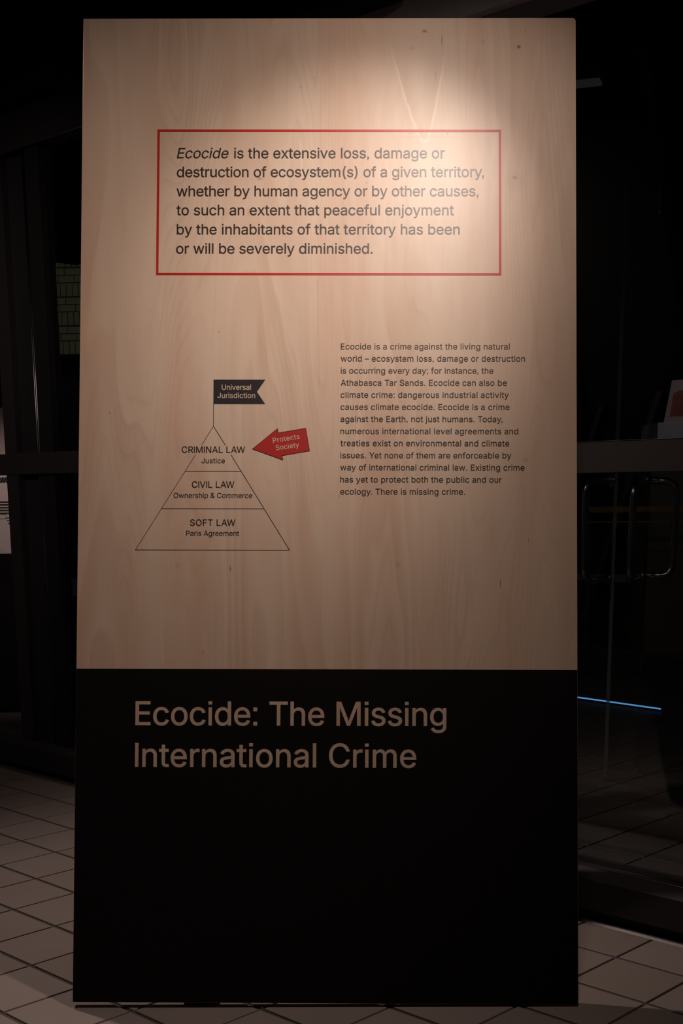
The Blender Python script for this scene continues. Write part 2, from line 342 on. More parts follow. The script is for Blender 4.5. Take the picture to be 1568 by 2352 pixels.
# ------------------------------------------------------------------ glyphs (plain grotesque outlines by character code: advance, contours of x, y points; 2000 units per em)
GL = {
    38: (895, [[(393,-14), (330,-10), (272,3), (221,24), (176,51), (138,85), (108,124), (86,168), (73,215), (68,266), (71,308), (80,345), (95,379), (115,410), (140,440), (169,469), (281,558), (432,671), (473,704), (487,718), (499,733), (509,750), (517,768), (522,788), (524,810), (520,840), (509,867), (491,890), (467,908), (437,918), (403,922), (379,920), (356,915), (336,906), (318,894), (303,880), (290,862), (281,843), (276,821), (274,798), (276,773), (281,749), (291,726), (337,654), (408,568), (875,0), (728,0), (343,463), (242,585), (215,620), (193,654), (175,688), (162,722), (154,759), (151,797), (154,840), (165,880), (182,916), (205,948), (234,976), (269,998), (308,1014), (352,1024), (400,1027), (448,1024), (492,1014), (531,998), (565,976), (594,950), (617,919), (634,884), (644,848), (647,808), (645,779), (640,750), (630,723), (617,697), (602,673), (583,650), (561,628), (538,606), (512,586), (309,435), (271,405), (241,376), (220,349), (205,322), (197,293), (194,262), (197,231), (205,202), (219,175), (237,151), (260,131), (286,115), (317,103), (350,95), (386,93), (426,96), (465,104), (502,118), (538,138), (571,162), (602,191), (630,224), (653,261), (672,303), (686,348), (695,397), (698,449), (815,449), (813,388), (805,334), (793,287), (778,248), (760,213), (742,185), (690,124), (666,94), (630,61), (589,34), (542,13), (493,-2), (443,-11)]]),
    40: (546, [[(178,413), (181,489), (188,567), (201,647), (218,728), (239,806), (263,882), (291,954), (321,1019), (353,1078), (472,1078), (439,1006), (409,933), (382,856), (358,779), (339,703), (323,627), (312,553), (305,481), (302,413), (305,352), (311,291), (321,229), (335,166), (353,100), (376,32), (404,-38), (435,-113), (472,-192), (353,-192), (300,-93), (257,8), (223,109), (198,211), (183,313)]]),
    41: (546, [[(74,-192), (112,-112), (144,-36), (172,36), (194,104), (213,170), (226,233), (236,294), (242,354), (244,413), (241,481), (235,553), (223,627), (208,703), (188,779), (165,856), (138,933), (108,1006), (74,1078), (193,1078), (226,1019), (256,954), (283,882), (308,806), (329,728), (346,647), (358,567), (366,489), (368,413), (363,311), (348,209), (323,107), (289,5), (245,-94), (193,-192)]]),
    44: (376, [[(110,142), (252,142), (252,10), (180,-170), (120,-170), (168,0), (110,0)]]),
    46: (376, [[(110,142), (252,142), (252,0), (110,0)]]),
    58: (376, [[(110,142), (252,142), (252,0), (110,0)],[(110,758), (252,758), (252,616), (110,616)]]),
    59: (376, [[(110,142), (252,142), (252,10), (180,-170), (120,-170), (168,0), (110,0)],[(110,758), (252,758), (252,616), (110,616)]]),
    65: (959, [[(33,0), (403,1017), (552,1017), (926,0), (790,0), (574,605), (528,744), (464,957), (490,957), (426,742), (381,605), (170,0)],[(220,284), (220,397), (740,397), (740,284)]]),
    67: (1020, [[(535,-14), (450,-7), (372,15), (300,50), (237,98), (183,158), (139,230), (107,313), (87,406), (81,508), (87,611), (107,703), (139,786), (183,858), (237,919), (300,967), (372,1003), (450,1024), (535,1031), (585,1029), (634,1021), (680,1009), (725,991), (766,969), (804,942), (839,911), (869,876), (896,837), (917,794), (934,747), (946,696), (817,696), (807,730), (795,761), (779,789), (760,814), (739,837), (715,857), (688,873), (660,887), (631,898), (599,906), (567,910), (535,912), (474,906), (419,891), (367,864), (321,828), (282,783), (250,728), (226,663), (212,590), (207,508), (212,426), (226,353), (250,289), (283,234), (322,189), (368,153), (419,127), (475,111), (535,106), (567,107), (599,112), (631,120), (660,131), (688,144), (715,161), (739,181), (760,203), (779,229), (795,257), (807,288), (817,321), (946,321), (934,271), (918,224), (896,181), (870,142), (839,107), (805,76), (767,49), (725,27), (681,9), (634,-3), (586,-11)]]),
    69: (837, [[(120,0), (120,1017), (745,1017), (745,903), (249,903), (249,572), (711,572), (711,457), (249,457), (249,114), (750,114), (750,0)]]),
    70: (820, [[(120,0), (120,1017), (738,1017), (738,903), (249,903), (249,557), (692,557), (692,442), (249,442), (249,0)]]),
    73: (300, [[(88,1018), (211,1018), (211,0), (88,0)]]),
    74: (793, [[(370,-14), (318,-10), (270,-1), (227,15), (187,37), (151,66), (120,100), (97,140), (80,185), (70,235), (66,291), (66,346), (195,346), (195,291), (201,233), (217,186), (243,149), (278,121), (321,105), (370,100), (419,105), (461,121), (496,149), (522,186), (538,233), (544,291), (544,1017), (673,1017), (673,291), (669,235), (659,185), (642,140), (619,100), (588,66), (553,37), (513,15), (469,-1), (422,-10)]]),
    76: (786, [[(120,0), (120,1017), (249,1017), (249,114), (722,114), (722,0)]]),
    77: (1256, [[(120,0), (120,1017), (303,1017), (554,374), (575,318), (598,245), (623,168), (643,98), (615,98), (636,165), (660,242), (684,316), (705,374), (953,1017), (1136,1017), (1136,0), (1009,0), (1009,582), (1009,654), (1010,737), (1012,826), (1014,914), (1026,914), (995,819), (964,726), (935,644), (912,582), (684,0), (572,0), (341,582), (318,642), (290,722), (258,815), (224,914), (238,914), (240,832), (242,743), (243,657), (244,582), (244,0)]]),
    78: (1047, [[(120,0), (120,1017), (272,1017), (686,365), (726,301), (775,213), (828,110), (810,107), (801,216), (798,314), (798,390), (798,1017), (927,1017), (927,0), (774,0), (404,580), (355,661), (296,762), (215,904), (238,907), (244,767), (249,656), (250,582), (250,0)]]),
    79: (1067, [[(534,-14), (450,-7), (372,15), (301,50), (238,98), (184,158), (140,230), (107,313), (87,406), (81,508), (87,611), (107,703), (140,786), (184,858), (238,919), (301,967), (372,1003), (450,1024), (534,1031), (618,1024), (696,1003), (767,967), (830,919), (884,858), (928,786), (960,703), (980,611), (986,508), (980,406), (960,313), (928,230), (884,158), (830,98), (767,50), (696,15), (618,-7)],[(534,106), (593,111), (648,126), (699,152), (745,188), (784,233), (817,288), (841,353), (856,426), (860,508), (856,591), (841,665), (817,729), (784,784), (745,830), (699,865), (648,891), (593,906), (534,912), (475,906), (420,891), (368,865), (322,829), (283,784), (251,729), (226,664), (212,590), (207,508), (212,426), (226,353), (251,288), (283,233), (322,188), (368,152), (420,126), (475,111)]]),
    80: (889, [[(120,0), (120,1017), (470,1017), (544,1013), (609,998), (665,975), (712,943), (750,904), (779,859), (801,809), (813,754), (817,695), (813,637), (801,582), (779,531), (750,485), (712,447), (665,414), (609,391), (544,376), (470,371), (219,371), (219,485), (465,485), (515,488), (558,497), (594,512), (624,533), (648,558), (666,587), (679,620), (686,656), (689,695), (686,734), (679,770), (666,803), (648,832), (624,857), (594,877), (557,892), (514,901), (464,904), (249,904), (249,0)]]),
    82: (898, [[(120,0), (120,1017), (472,1017), (546,1013), (610,1000), (666,977), (713,947), (751,910), (781,866), (802,817), (814,763), (819,704), (814,645), (802,592), (781,543), (751,500), (713,464), (666,434), (610,413), (545,400), (472,395), (193,395), (193,510), (467,510), (517,513), (559,521), (595,534), (625,552), (649,574), (667,601), (680,632), (688,666), (690,704), (688,743), (680,778), (667,809), (649,837), (625,860), (595,879), (559,893), (516,901), (466,904), (249,904), (249,0)],[(706,0), (460,458), (606,458), (856,0)]]),
    83: (893, [[(447,-18), (377,-14), (313,-2), (255,18), (205,46), (162,80), (128,120), (102,166), (85,217), (76,273), (209,273), (215,236), (228,204), (247,175), (271,152), (300,132), (333,117), (369,107), (407,100), (447,98), (492,101), (534,108), (572,121), (606,137), (635,158), (659,184), (677,212), (687,244), (691,279), (688,309), (679,335), (664,358), (644,377), (620,394), (592,409), (490,445), (367,479), (290,505), (225,538), (172,578), (148,606), (128,636), (115,669), (107,706), (104,745), (109,800), (124,850), (150,896), (184,935), (226,969), (275,996), (330,1015), (390,1027), (454,1031), (519,1027), (578,1015), (632,995), (680,968), (721,936), (754,897), (779,854), (795,807), (802,756), (675,756), (663,803), (640,843), (604,875), (560,898), (508,912), (450,917), (408,915), (370,907), (335,896), (304,879), (278,860), (257,836), (242,810), (233,782), (230,751), (234,719), (244,691), (262,667), (285,647), (310,630), (339,616), (425,587), (529,559), (623,527), (656,513), (687,495), (717,475), (745,452), (769,425), (789,395), (804,361), (814,321), (817,277), (812,224), (797,173), (773,127), (740,86), (697,50), (647,21), (588,0), (521,-13)]]),
    84: (897, [[(64,903), (64,1017), (834,1017), (834,903), (513,903), (513,0), (385,0), (385,903)]]),
    85: (1034, [[(518,-16), (441,-11), (371,5), (308,31), (253,66), (207,109), (169,160), (142,217), (126,279), (120,346), (120,1017), (249,1017), (249,356), (252,309), (263,266), (281,226), (306,191), (337,160), (374,136), (417,118), (465,107), (518,103), (571,107), (619,118), (661,136), (698,160), (729,191), (753,226), (771,266), (782,309), (785,356), (785,1017), (914,1017), (914,346), (909,279), (892,217), (865,160), (828,109), (782,66), (727,31), (664,5), (594,-11)]]),
    86: (959, [[(408,0), (33,1017), (169,1017), (384,412), (431,275), (496,61), (469,61), (534,276), (579,412), (789,1017), (926,1017), (556,0)]]),
    87: (1372, [[(310,0), (33,1017), (165,1017), (326,392), (351,291), (374,187), (394,79), (378,79), (399,187), (423,291), (448,392), (612,1017), (759,1017), (923,392), (949,291), (972,187), (994,79), (976,79), (998,187), (1021,291), (1045,392), (1207,1017), (1339,1017), (1060,0), (911,0), (735,646), (703,783), (672,950), (699,950), (670,789), (636,646), (461,0)]]),
    89: (944, [[(407,0), (407,417), (33,1017), (182,1017), (384,689), (445,584), (499,461), (447,461), (502,586), (561,689), (762,1017), (910,1017), (536,417), (536,0)]]),
    97: (778, [[(320,-17), (273,-14), (230,-5), (189,10), (152,31), (121,57), (95,89), (76,126), (65,169), (61,216), (64,257), (72,292), (86,322), (105,347), (128,369), (155,386), (185,401), (217,412), (251,421), (356,440), (467,453), (493,457), (514,463), (531,470), (542,479), (549,493), (551,509), (551,513), (549,543), (543,570), (533,593), (519,614), (502,630), (480,644), (454,654), (424,660), (391,662), (357,660), (326,654), (298,645), (274,632), (253,618), (235,602), (221,584), (209,566), (200,548), (82,582), (102,625), (127,662), (157,692), (191,717), (227,736), (266,751), (306,761), (347,767), (388,769), (416,768), (446,764), (478,759), (510,750), (541,737), (572,721), (599,700), (624,673), (645,640), (661,602), (670,556), (673,503), (673,0), (553,0), (553,104), (545,104), (535,86), (521,68), (504,49), (483,31), (459,16), (431,2), (398,-9), (361,-15)],[(341,91), (384,94), (422,103), (456,117), (484,137), (508,160), (527,186), (540,215), (548,245), (551,276), (551,380), (544,374), (533,369), (519,364), (463,352), (400,342), (351,336), (269,317), (245,307), (224,294), (207,279), (194,260), (186,237), (184,210), (186,185), (193,163), (204,144), (219,128), (238,115), (259,104), (284,97), (311,92)]]),
    98: (849, [[(459,-16), (415,-14), (377,-6), (345,8), (317,24), (294,43), (276,62), (236,117), (224,117), (224,0), (105,0), (105,1017), (227,1017), (227,638), (236,638), (275,691), (293,711), (316,729), (343,745), (375,758), (413,766), (458,769), (519,764), (575,748), (626,721), (671,685), (709,639), (740,585), (762,523), (776,454), (780,378), (776,301), (762,231), (740,169), (709,114), (671,69), (626,32), (576,5), (520,-11)],[(440,94), (485,98), (524,110), (559,131), (588,159), (613,193), (632,233), (645,278), (653,327), (656,379), (654,430), (645,478), (632,522), (613,562), (589,595), (560,623), (525,643), (485,656), (440,660), (396,656), (357,644), (322,624), (293,597), (269,565), (250,526), (236,482), (228,433), (225,379), (228,325), (236,275), (250,230), (269,190), (294,157), (323,130), (358,110), (397,98)]]),
    99: (791, [[(414,-16), (349,-11), (288,5), (234,33), (185,70), (145,116), (112,170), (88,232), (73,300), (68,375), (73,451), (88,520), (112,582), (145,637), (185,683), (234,720), (288,747), (349,763), (414,769), (451,767), (486,762), (520,754), (552,743), (582,729), (610,712), (636,692), (659,669), (680,644), (697,616), (712,586), (723,554), (606,524), (599,543), (591,561), (581,578), (569,594), (555,608), (540,621), (523,633), (504,642), (484,650), (462,655), (439,659), (414,660), (367,655), (326,642), (290,620), (260,591), (236,557), (217,517), (203,472), (195,425), (193,375), (195,326), (203,279), (217,235), (236,195), (260,161), (290,132), (326,110), (367,97), (414,93), (440,94), (463,97), (485,103), (506,111), (524,121), (541,132), (557,145), (571,161), (583,177), (594,195), (602,214), (608,234), (726,205), (715,172), (700,141), (682,112), (662,87), (638,63), (612,43), (584,25), (554,10), (521,-1), (487,-10), (452,-15)]]),
    100: (849, [[(391,-16), (330,-11), (274,5), (223,32), (178,69), (140,114), (109,169), (86,231), (73,301), (68,378), (73,454), (87,523), (110,585), (141,639), (179,685), (224,721), (275,748), (330,764), (391,769), (436,766), (474,758), (506,745), (533,729), (556,711), (575,691), (612,638), (621,638), (621,1017), (744,1017), (744,0), (625,0), (625,117), (613,117), (574,62), (555,43), (532,24), (505,8), (473,-6), (435,-14)],[(409,94), (453,98), (492,110), (526,130), (556,157), (580,190), (599,230), (612,275), (621,325), (623,379), (621,433), (613,482), (599,526), (580,565), (556,597), (527,624), (492,644), (453,656), (409,660), (364,656), (324,643), (289,623), (260,595), (236,562), (217,522), (203,478), (195,430), (193,379), (195,327), (203,278), (217,233), (236,193), (261,159), (290,131), (325,110), (365,98)]]),
    101: (808, [[(424,-16), (354,-11), (290,5), (234,33), (185,70), (144,115), (111,170), (87,231), (73,299), (68,374), (73,448), (87,517), (111,579), (143,634), (183,681), (230,719), (284,747), (345,763), (410,769), (451,767), (492,760), (532,748), (570,731), (605,709), (638,682), (668,648), (693,609), (714,564), (730,512), (739,453), (742,388), (742,339), (150,339), (150,442), (676,442), (619,404), (617,452), (609,497), (595,537), (577,573), (554,603), (525,628), (492,646), (453,657), (410,660), (367,657), (327,645), (293,627), (263,602), (238,573), (218,539), (203,502), (195,463), (192,422), (192,355), (195,302), (205,254), (221,212), (243,176), (270,147), (302,123), (339,106), (380,96), (425,92), (454,94), (482,98), (507,105), (531,116), (552,129), (571,145), (587,165), (601,186), (611,211), (730,182), (716,144), (696,110), (670,79), (640,51), (604,28), (565,9), (522,-5), (475,-14)]]),
    102: (507, [[(456,759), (456,654), (13,654), (13,759)],[(161,0), (161,863), (164,904), (175,940), (191,972), (213,998), (240,1020), (270,1038), (304,1050), (339,1057), (375,1060), (445,1054), (485,1042), (455,937), (430,944), (389,948), (356,945), (329,935), (309,920), (295,898), (286,871), (283,837), (283,0)]]),
    103: (850, [[(414,-301), (360,-299), (312,-291), (268,-279), (229,-263), (194,-243), (165,-220), (139,-195), (118,-167), (101,-139), (203,-81), (243,-132), (261,-149), (283,-163), (309,-177), (339,-187), (374,-193), (414,-195), (471,-190), (522,-175), (564,-150), (585,-130), (602,-107), (613,-79), (620,-47), (623,-12), (623,137), (612,137), (573,83), (555,64), (532,47), (505,31), (472,19), (434,12), (390,10), (331,14), (276,29), (225,53), (180,87), (142,129), (110,180), (87,240), (73,307), (68,382), (73,457), (87,525), (110,587), (141,640), (179,685), (225,721), (276,748), (331,764), (392,769), (436,766), (475,759), (507,746), (534,729), (557,711), (576,692), (615,638), (626,638), (626,759), (745,759), (745,-18), (740,-80), (725,-134), (701,-180), (668,-218), (628,-248), (581,-272), (529,-288), (473,-298)],[(410,118), (454,122), (493,132), (527,150), (556,175), (581,205), (600,242), (614,285), (622,332), (625,385), (622,437), (614,485), (600,528), (581,566), (557,598), (528,624), (493,644), (454,656), (410,660), (365,656), (325,643), (290,623), (261,596), (236,563), (217,525), (203,482), (195,435), (193,385), (195,334), (204,287), (217,245), (237,208), (261,177), (291,152), (326,133), (365,122)]]),
    104: (820, [[(227,453), (227,0), (105,0), (105,1017), (227,1017), (227,575), (205,575), (231,638), (264,688), (304,724), (350,749), (400,764), (455,769), (504,765), (549,755), (590,737), (626,712), (657,681), (681,642), (700,595), (711,542), (714,481), (714,0), (592,0), (592,470), (587,525), (572,571), (546,609), (511,636), (469,653), (420,658), (385,656), (352,648), (322,635), (295,617), (272,593), (253,565), (239,533), (230,495)]]),
    105: (333, [[(106,758), (228,758), (228,0), (106,0)],[(98,1018), (236,1018), (236,905), (98,905)]]),
    106: (333, [[(105,759), (227,759), (227,-60), (225,-104), (217,-145), (203,-181), (184,-212), (159,-238), (129,-258), (94,-273), (54,-282), (8,-285), (-20,-285), (-20,-173), (4,-173), (36,-170), (62,-160), (81,-144), (94,-121), (102,-92), (105,-58)],[(98,1018), (236,1018), (236,905), (98,905)]]),
    108: (333, [[(106,1018), (228,1018), (228,0), (106,0)]]),
    109: (1220, [[(105,0), (105,759), (224,759), (225,591), (215,591), (228,629), (244,663), (265,692), (289,716), (315,736), (344,752), (375,763), (406,770), (438,772), (491,767), (536,750), (575,721), (605,684), (628,640), (642,589), (625,589), (636,625), (653,657), (674,686), (700,712), (729,733), (761,750), (797,762), (834,770), (873,772), (916,769), (956,760), (994,744), (1028,721), (1057,692), (1081,657), (1099,615), (1110,566), (1114,510), (1114,0), (991,0), (991,507), (986,557), (971,597), (945,625), (912,645), (876,657), (837,661), (805,659), (775,651), (748,639), (725,623), (706,604), (691,580), (679,554), (673,525), (671,494), (671,0), (548,0), (548,520), (544,559), (529,593), (506,622), (475,644), (440,657), (399,661), (370,659), (342,652), (315,640), (291,624), (269,603), (252,578), (238,549), (230,515), (227,476), (227,0)]]),
    110: (819, [[(227,453), (227,0), (105,0), (105,759), (223,759), (224,575), (205,575), (231,638), (264,688), (304,724), (350,749), (400,764), (455,769), (504,765), (549,755), (590,737), (626,712), (656,681), (681,642), (700,595), (711,542), (714,481), (714,0), (592,0), (592,470), (587,525), (572,571), (546,609), (511,636), (469,653), (420,658), (385,656), (352,648), (322,635), (295,617), (272,593), (253,565), (239,533), (230,495)]]),
    111: (830, [[(414,-16), (349,-11), (288,5), (234,33), (185,70), (145,116), (112,170), (88,232), (73,300), (68,375), (73,451), (88,520), (112,582), (145,637), (185,683), (234,720), (288,747), (349,763), (414,769), (481,763), (542,747), (597,720), (645,683), (686,637), (719,582), (743,520), (757,451), (762,375), (757,300), (743,232), (719,170), (686,116), (645,70), (597,33), (542,5), (481,-11)],[(414,93), (462,97), (504,110), (540,132), (571,161), (595,195), (614,235), (628,279), (636,326), (638,375), (636,425), (628,472), (614,516), (595,557), (571,591), (540,620), (504,642), (462,655), (414,660), (367,655), (326,642), (290,620), (260,591), (236,557), (217,517), (203,472), (195,425), (193,375), (195,326), (203,279), (217,235), (236,195), (260,161), (290,132), (326,110), (367,97)]]),
    112: (849, [[(105,-285), (105,759), (224,759), (224,638), (236,638), (274,691), (293,711), (316,729), (343,745), (375,758), (413,766), (458,769), (519,764), (575,748), (626,721), (671,685), (709,639), (740,585), (762,523), (776,454), (780,378), (776,301), (762,231), (740,169), (709,114), (671,69), (626,32), (576,5), (520,-11), (459,-16), (415,-14), (377,-6), (345,8), (318,24), (295,43), (276,62), (236,117), (227,117), (227,-285)],[(440,94), (485,98), (524,110), (559,131), (588,159), (613,193), (632,233), (645,278), (653,327), (656,379), (654,430), (645,478), (632,522), (613,562), (589,595), (560,623), (525,643), (485,656), (440,660), (396,656), (357,644), (322,624), (293,597), (269,565), (250,526), (236,482), (228,433), (225,379), (228,325), (236,275), (250,230), (269,190), (294,157), (323,130), (358,110), (397,98)]]),
    114: (518, [[(105,0), (105,759), (223,759), (223,642), (231,642), (248,678), (273,708), (305,734), (342,754), (382,766), (426,770), (459,769), (487,767), (487,645), (460,649), (414,651), (380,649), (348,642), (318,629), (292,612), (270,592), (252,567), (238,539), (230,508), (227,474), (227,0)]]),
    115: (730, [[(364,-16), (314,-14), (267,-6), (224,7), (186,25), (152,48), (124,76), (100,109), (83,146), (71,188), (188,213), (201,175), (221,144), (248,121), (281,104), (319,94), (363,91), (412,95), (454,106), (489,125), (515,149), (531,176), (536,206), (533,230), (524,252), (508,271), (486,287), (458,300), (424,310), (298,340), (235,359), (184,385), (144,416), (116,454), (99,498), (94,548), (98,590), (110,628), (130,663), (157,694), (191,720), (230,741), (274,756), (322,766), (374,769), (424,766), (468,758), (508,745), (542,727), (572,705), (598,678), (619,648), (635,616), (648,580), (536,554), (524,582), (507,608), (485,631), (456,650), (420,661), (375,665), (332,662), (294,651), (262,634), (237,611), (222,584), (217,554), (221,528), (231,505), (248,487), (272,471), (304,457), (343,446), (459,419), (522,399), (573,374), (612,343), (640,306), (657,262), (662,213), (658,170), (646,130), (625,94), (596,62), (561,35), (520,13), (472,-3), (420,-13)]]),
    116: (455, [[(408,759), (408,654), (13,654), (13,759)],[(130,942), (252,942), (252,195), (254,165), (261,141), (272,123), (289,110), (312,102), (341,100), (370,102), (404,107), (426,3), (384,-5), (337,-8), (276,-3), (225,14), (184,43), (154,81), (136,129), (130,186)]]),
    117: (820, [[(365,-10), (316,-7), (271,4), (230,22), (194,46), (163,78), (138,117), (120,164), (109,217), (105,278), (105,759), (227,759), (227,288), (233,233), (248,187), (274,150), (308,122), (351,106), (400,100), (435,103), (468,111), (498,124), (525,142), (548,165), (567,194), (581,226), (589,264), (592,305), (592,759), (714,759), (714,0), (596,0), (596,184), (615,184), (588,120), (554,70), (514,34), (469,9), (419,-5)]]),
    118: (778, [[(325,0), (35,759), (169,759), (330,310), (374,174), (411,42), (368,42), (406,174), (448,310), (610,759), (743,759), (453,0)]]),
    119: (1134, [[(275,0), (45,759), (174,759), (267,427), (308,273), (350,83), (330,83), (371,269), (412,427), (504,759), (633,759), (723,427), (763,271), (804,83), (783,83), (826,270), (867,427), (960,759), (1089,759), (859,0), (737,0), (638,343), (609,450), (581,561), (553,675), (581,675), (553,561), (525,449), (496,343), (397,0)]]),
    120: (757, [[(42,0), (343,436), (342,342), (57,759), (200,759), (295,611), (358,507), (414,412), (351,412), (405,507), (466,611), (563,759), (703,759), (417,337), (417,428), (716,0), (574,0), (462,171), (400,272), (346,363), (409,363), (357,272), (296,171), (183,0)]]),
    121: (778, [[(95,-277), (123,-171), (143,-175), (166,-179), (187,-180), (208,-178), (227,-172), (244,-162), (260,-148), (275,-128), (289,-103), (301,-71), (325,-3), (35,759), (169,759), (330,310), (374,173), (411,42), (367,42), (405,174), (448,310), (610,759), (743,759), (408,-116), (392,-153), (373,-186), (353,-214), (330,-238), (306,-257), (279,-271), (249,-282), (217,-288), (183,-290), (129,-286)]]),
    8211: (699, [[(699,489), (699,376), (0,376), (0,489)]]),
    32: (376, []),
}
GL = {chr(k_): v_ for k_, v_ in GL.items()}
GL[' '] = (400, [])
CAPH = 1018.0
_gc = {}
def thicken(c, d):
    n = len(c); out = []
    for i in range(n):
        p0, p1, p2 = Vector(c[i - 1]), Vector(c[i]), Vector(c[(i + 1) % n])
        a = (p1 - p0).normalized(); b = (p2 - p1).normalized()
        na, nb = Vector((-a.y, a.x)), Vector((-b.y, b.x))       # contours run clockwise: left is outside
        k = na + nb
        L = k.length
        if L < .3: out.append(p1 + na * d); continue
        k /= L
        out.append(p1 + k * (d / max(.45, k.dot(na))))
    return out
def winding(pt, cs):
    w_ = 0
    for c in cs:
        n = len(c)
        for i in range(n):
            a, b = c[i - 1], c[i]
            if a[1] <= pt[1]:
                if b[1] > pt[1] and (b[0] - a[0]) * (pt[1] - a[1]) - (pt[0] - a[0]) * (b[1] - a[1]) > 0: w_ += 1
            elif b[1] <= pt[1] and (b[0] - a[0]) * (pt[1] - a[1]) - (pt[0] - a[0]) * (b[1] - a[1]) < 0: w_ -= 1
    return w_
def glyph(ch, d):
    if (ch, d) in _gc: return _gc[(ch, d)]
    adv, cs = GL[ch]
    cs = [thicken(c, d) for c in cs]
    pts = []; edges = []
    for c in cs:
        b = len(pts); pts += [Vector((p[0], p[1])) for p in c]
        edges += [(b + i, b + (i + 1) % len(c)) for i in range(len(c))]
    if not pts: r = ([], [])
    else:
        vs, es, fs, *_ = delaunay_2d_cdt(pts, edges, [], 0, 1e-3)
        keep = []
        for f in fs:
            cx = sum(vs[i][0] for i in f) / len(f); cy = sum(vs[i][1] for i in f) / len(f)
            if winding((cx, cy), cs) != 0: keep.append(tuple(f))
        r = ([(v[0], v[1]) for v in vs], keep)
    _gc[(ch, d)] = r
    return r
KERN = {'Ta': -100, 'To': -100, 'Ye': -80, 'AW': -70, 'y.': -90, 'y,': -90, 'r,': -80, 'Th': -10, 'AL': 0, 'LA': 30, 'A ': -20}
def text_bm(s, x0, z0, x1, z1, cap, y, d=13, ital=0.0):
    """one printed line: starts at (x0,z0), ends at (x1,z1) in board coordinates"""
    k = cap / CAPH
    adv = []; x = 0
    for i, ch in enumerate(s):
        adv.append(x); x += GL[ch][0] + KERN.get(s[i:i + 2], 0)
    lo = min(p[0] for c in GL[s[0]][1] for p in c) - d
    hi = adv[-1] + max(p[0] for c in GL[s[-1]][1] for p in c) + d
    L = math.hypot(x1 - x0, z1 - z0); ca, sa = (x1 - x0) / L, (z1 - z0) / L
    if ital: L -= 0
    extra = (L / k - (hi - lo)) / max(1, len(s) - 1)
    bm = bmesh.new()
    for i, ch in enumerate(s):
        vs, fs = glyph(ch, d)
        used = {j for f in fs for j in f}
        vm = {}
        for j in used:
            gx = (vs[j][0] + adv[i] - lo + extra * i + vs[j][1] * ital) * k; gz = vs[j][1] * k
            vm[j] = bm.verts.new((x0 + gx * ca - gz * sa, y, z0 + gx * sa + gz * ca))
        for f in fs:
            try: bm.faces.new([vm[j] for j in f])
            except ValueError: pass
    for f in bm.faces:
        f.normal_update()
        if f.normal.y > 0: f.normal_flip()
    return bm
def letters_bm(s, x0, z0, x1, z1, cap, y, d):
    res = []
    full = text_bm(s, x0, z0, x1, z1, cap, y, d); full.verts.ensure_lookup_table()
    full.verts.index_update(); n0 = 0
    for ch in s:
        vs, fs = glyph(ch, d); used = len({j for f in fs for j in f})
        if used:
            b = bmesh.new(); vm = {}
            for i in range(n0, n0 + used): vm[i] = b.verts.new(full.verts[i].co)
            for f in {f for i in range(n0, n0 + used) for f in full.verts[i].link_faces}:
                b.faces.new([vm[v.index] for v in f.verts])
            res.append(b)
        n0 += used
    full.free()
    return res
def poly_bm(pts, y):
    bm = bmesh.new(); f = bm.faces.new([bm.verts.new((p[0], y, p[1])) for p in pts]); f.normal_update()
    if f.normal.y > 0: f.normal_flip()
    return bm
def seg_bm(bm, a, b, wd, y):
    a, b = Vector(a), Vector(b); t = (b - a).normalized(); n = Vector((-t.y, t.x)) * wd / 2; e = t * wd / 2
    f = bm.faces.new([bm.verts.new((q.x, y, q.y)) for q in (a - e + n, b + e + n, b + e - n, a - e - n)]); f.normal_update()
    if f.normal.y > 0: f.normal_flip()
    return bm

# ------------------------------------------------------------------ storefront frame of reference (local x along the glazing, local y outward)
def wlink(name, bm, mat, parent=None):
    o = link(name, bm, mat)
    if parent is None: o.matrix_world = WALLM
    else: o.parent = parent
    return o
def struct(name, bm, mat, label, wall=True):
    o = link(name, bm, mat)
    if wall: o.matrix_world = WALLM
    return props(o, label, kind='structure')
SL, SR = -3.2, 6.2

# ------------------------------------------------------------------ floor
FLM = Matrix.Translation(Vector((OX, OY, 0))) @ Matrix.Rotation(-ANG, 4, 'Z')   # local x = b axis, local y = minus a axis
bm = mkbox(-9, 14, -7, 12.5, -.12, -.004)
floor = link('floor', bm, GROUT); floor.matrix_world = FLM
props(floor, 'beige stoneware tiled floor laid diagonally with dark grout, running out under the glazing', kind='structure')
GA, GB = .0125, .0078                    # grout widths across the two joint directions
def tile_mesh(nm, x0, x1, y0, y1, mat):
    bm = bmesh.new(); c = .0012; zt = 0.0
    lo = [(x0, y0), (x1, y0), (x1, y1), (x0, y1)]; hi = [(x0 + c, y0 + c), (x1 - c, y0 + c), (x1 - c, y1 - c), (x0 + c, y1 - c)]
    A = [bm.verts.new((*p, -.006)) for p in lo]; B = [bm.verts.new((*p, -.0012)) for p in lo]; C = [bm.verts.new((*p, zt)) for p in hi]
    for i in range(4):
        j = (i + 1) % 4
        bm.faces.new((A[i], A[j], B[j], B[i])); bm.faces.new((B[i], B[j], C[j], C[i]))
    bm.faces.new(C)
    me = bpy.data.meshes.new(nm); bm.to_mesh(me); bm.free(); me.materials.append(mat)
    return me
TM_IN = tile_mesh('tile', GB / 2, TP - GB / 2, -TP + GA / 2, -GA / 2, TILE)
TM_CUT = tile_mesh('tile_cut', GB / 2, TP - GB / 2, -TP * .83 - .0 + GA / 2 + .17 * TP - TP * .17 , -GA / 2, TILE)
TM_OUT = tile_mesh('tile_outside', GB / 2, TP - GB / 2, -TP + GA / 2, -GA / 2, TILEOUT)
def topx(P):
    d = Vector(P) - Vector((0, 0, CAMH)); z = d.dot(fw)
    if z < .1: return None
    return 784 + FPX * d.dot(rt) / z, CY - FPX * d.dot(up) / z
indiv = []; rest = {0: [], 1: []}
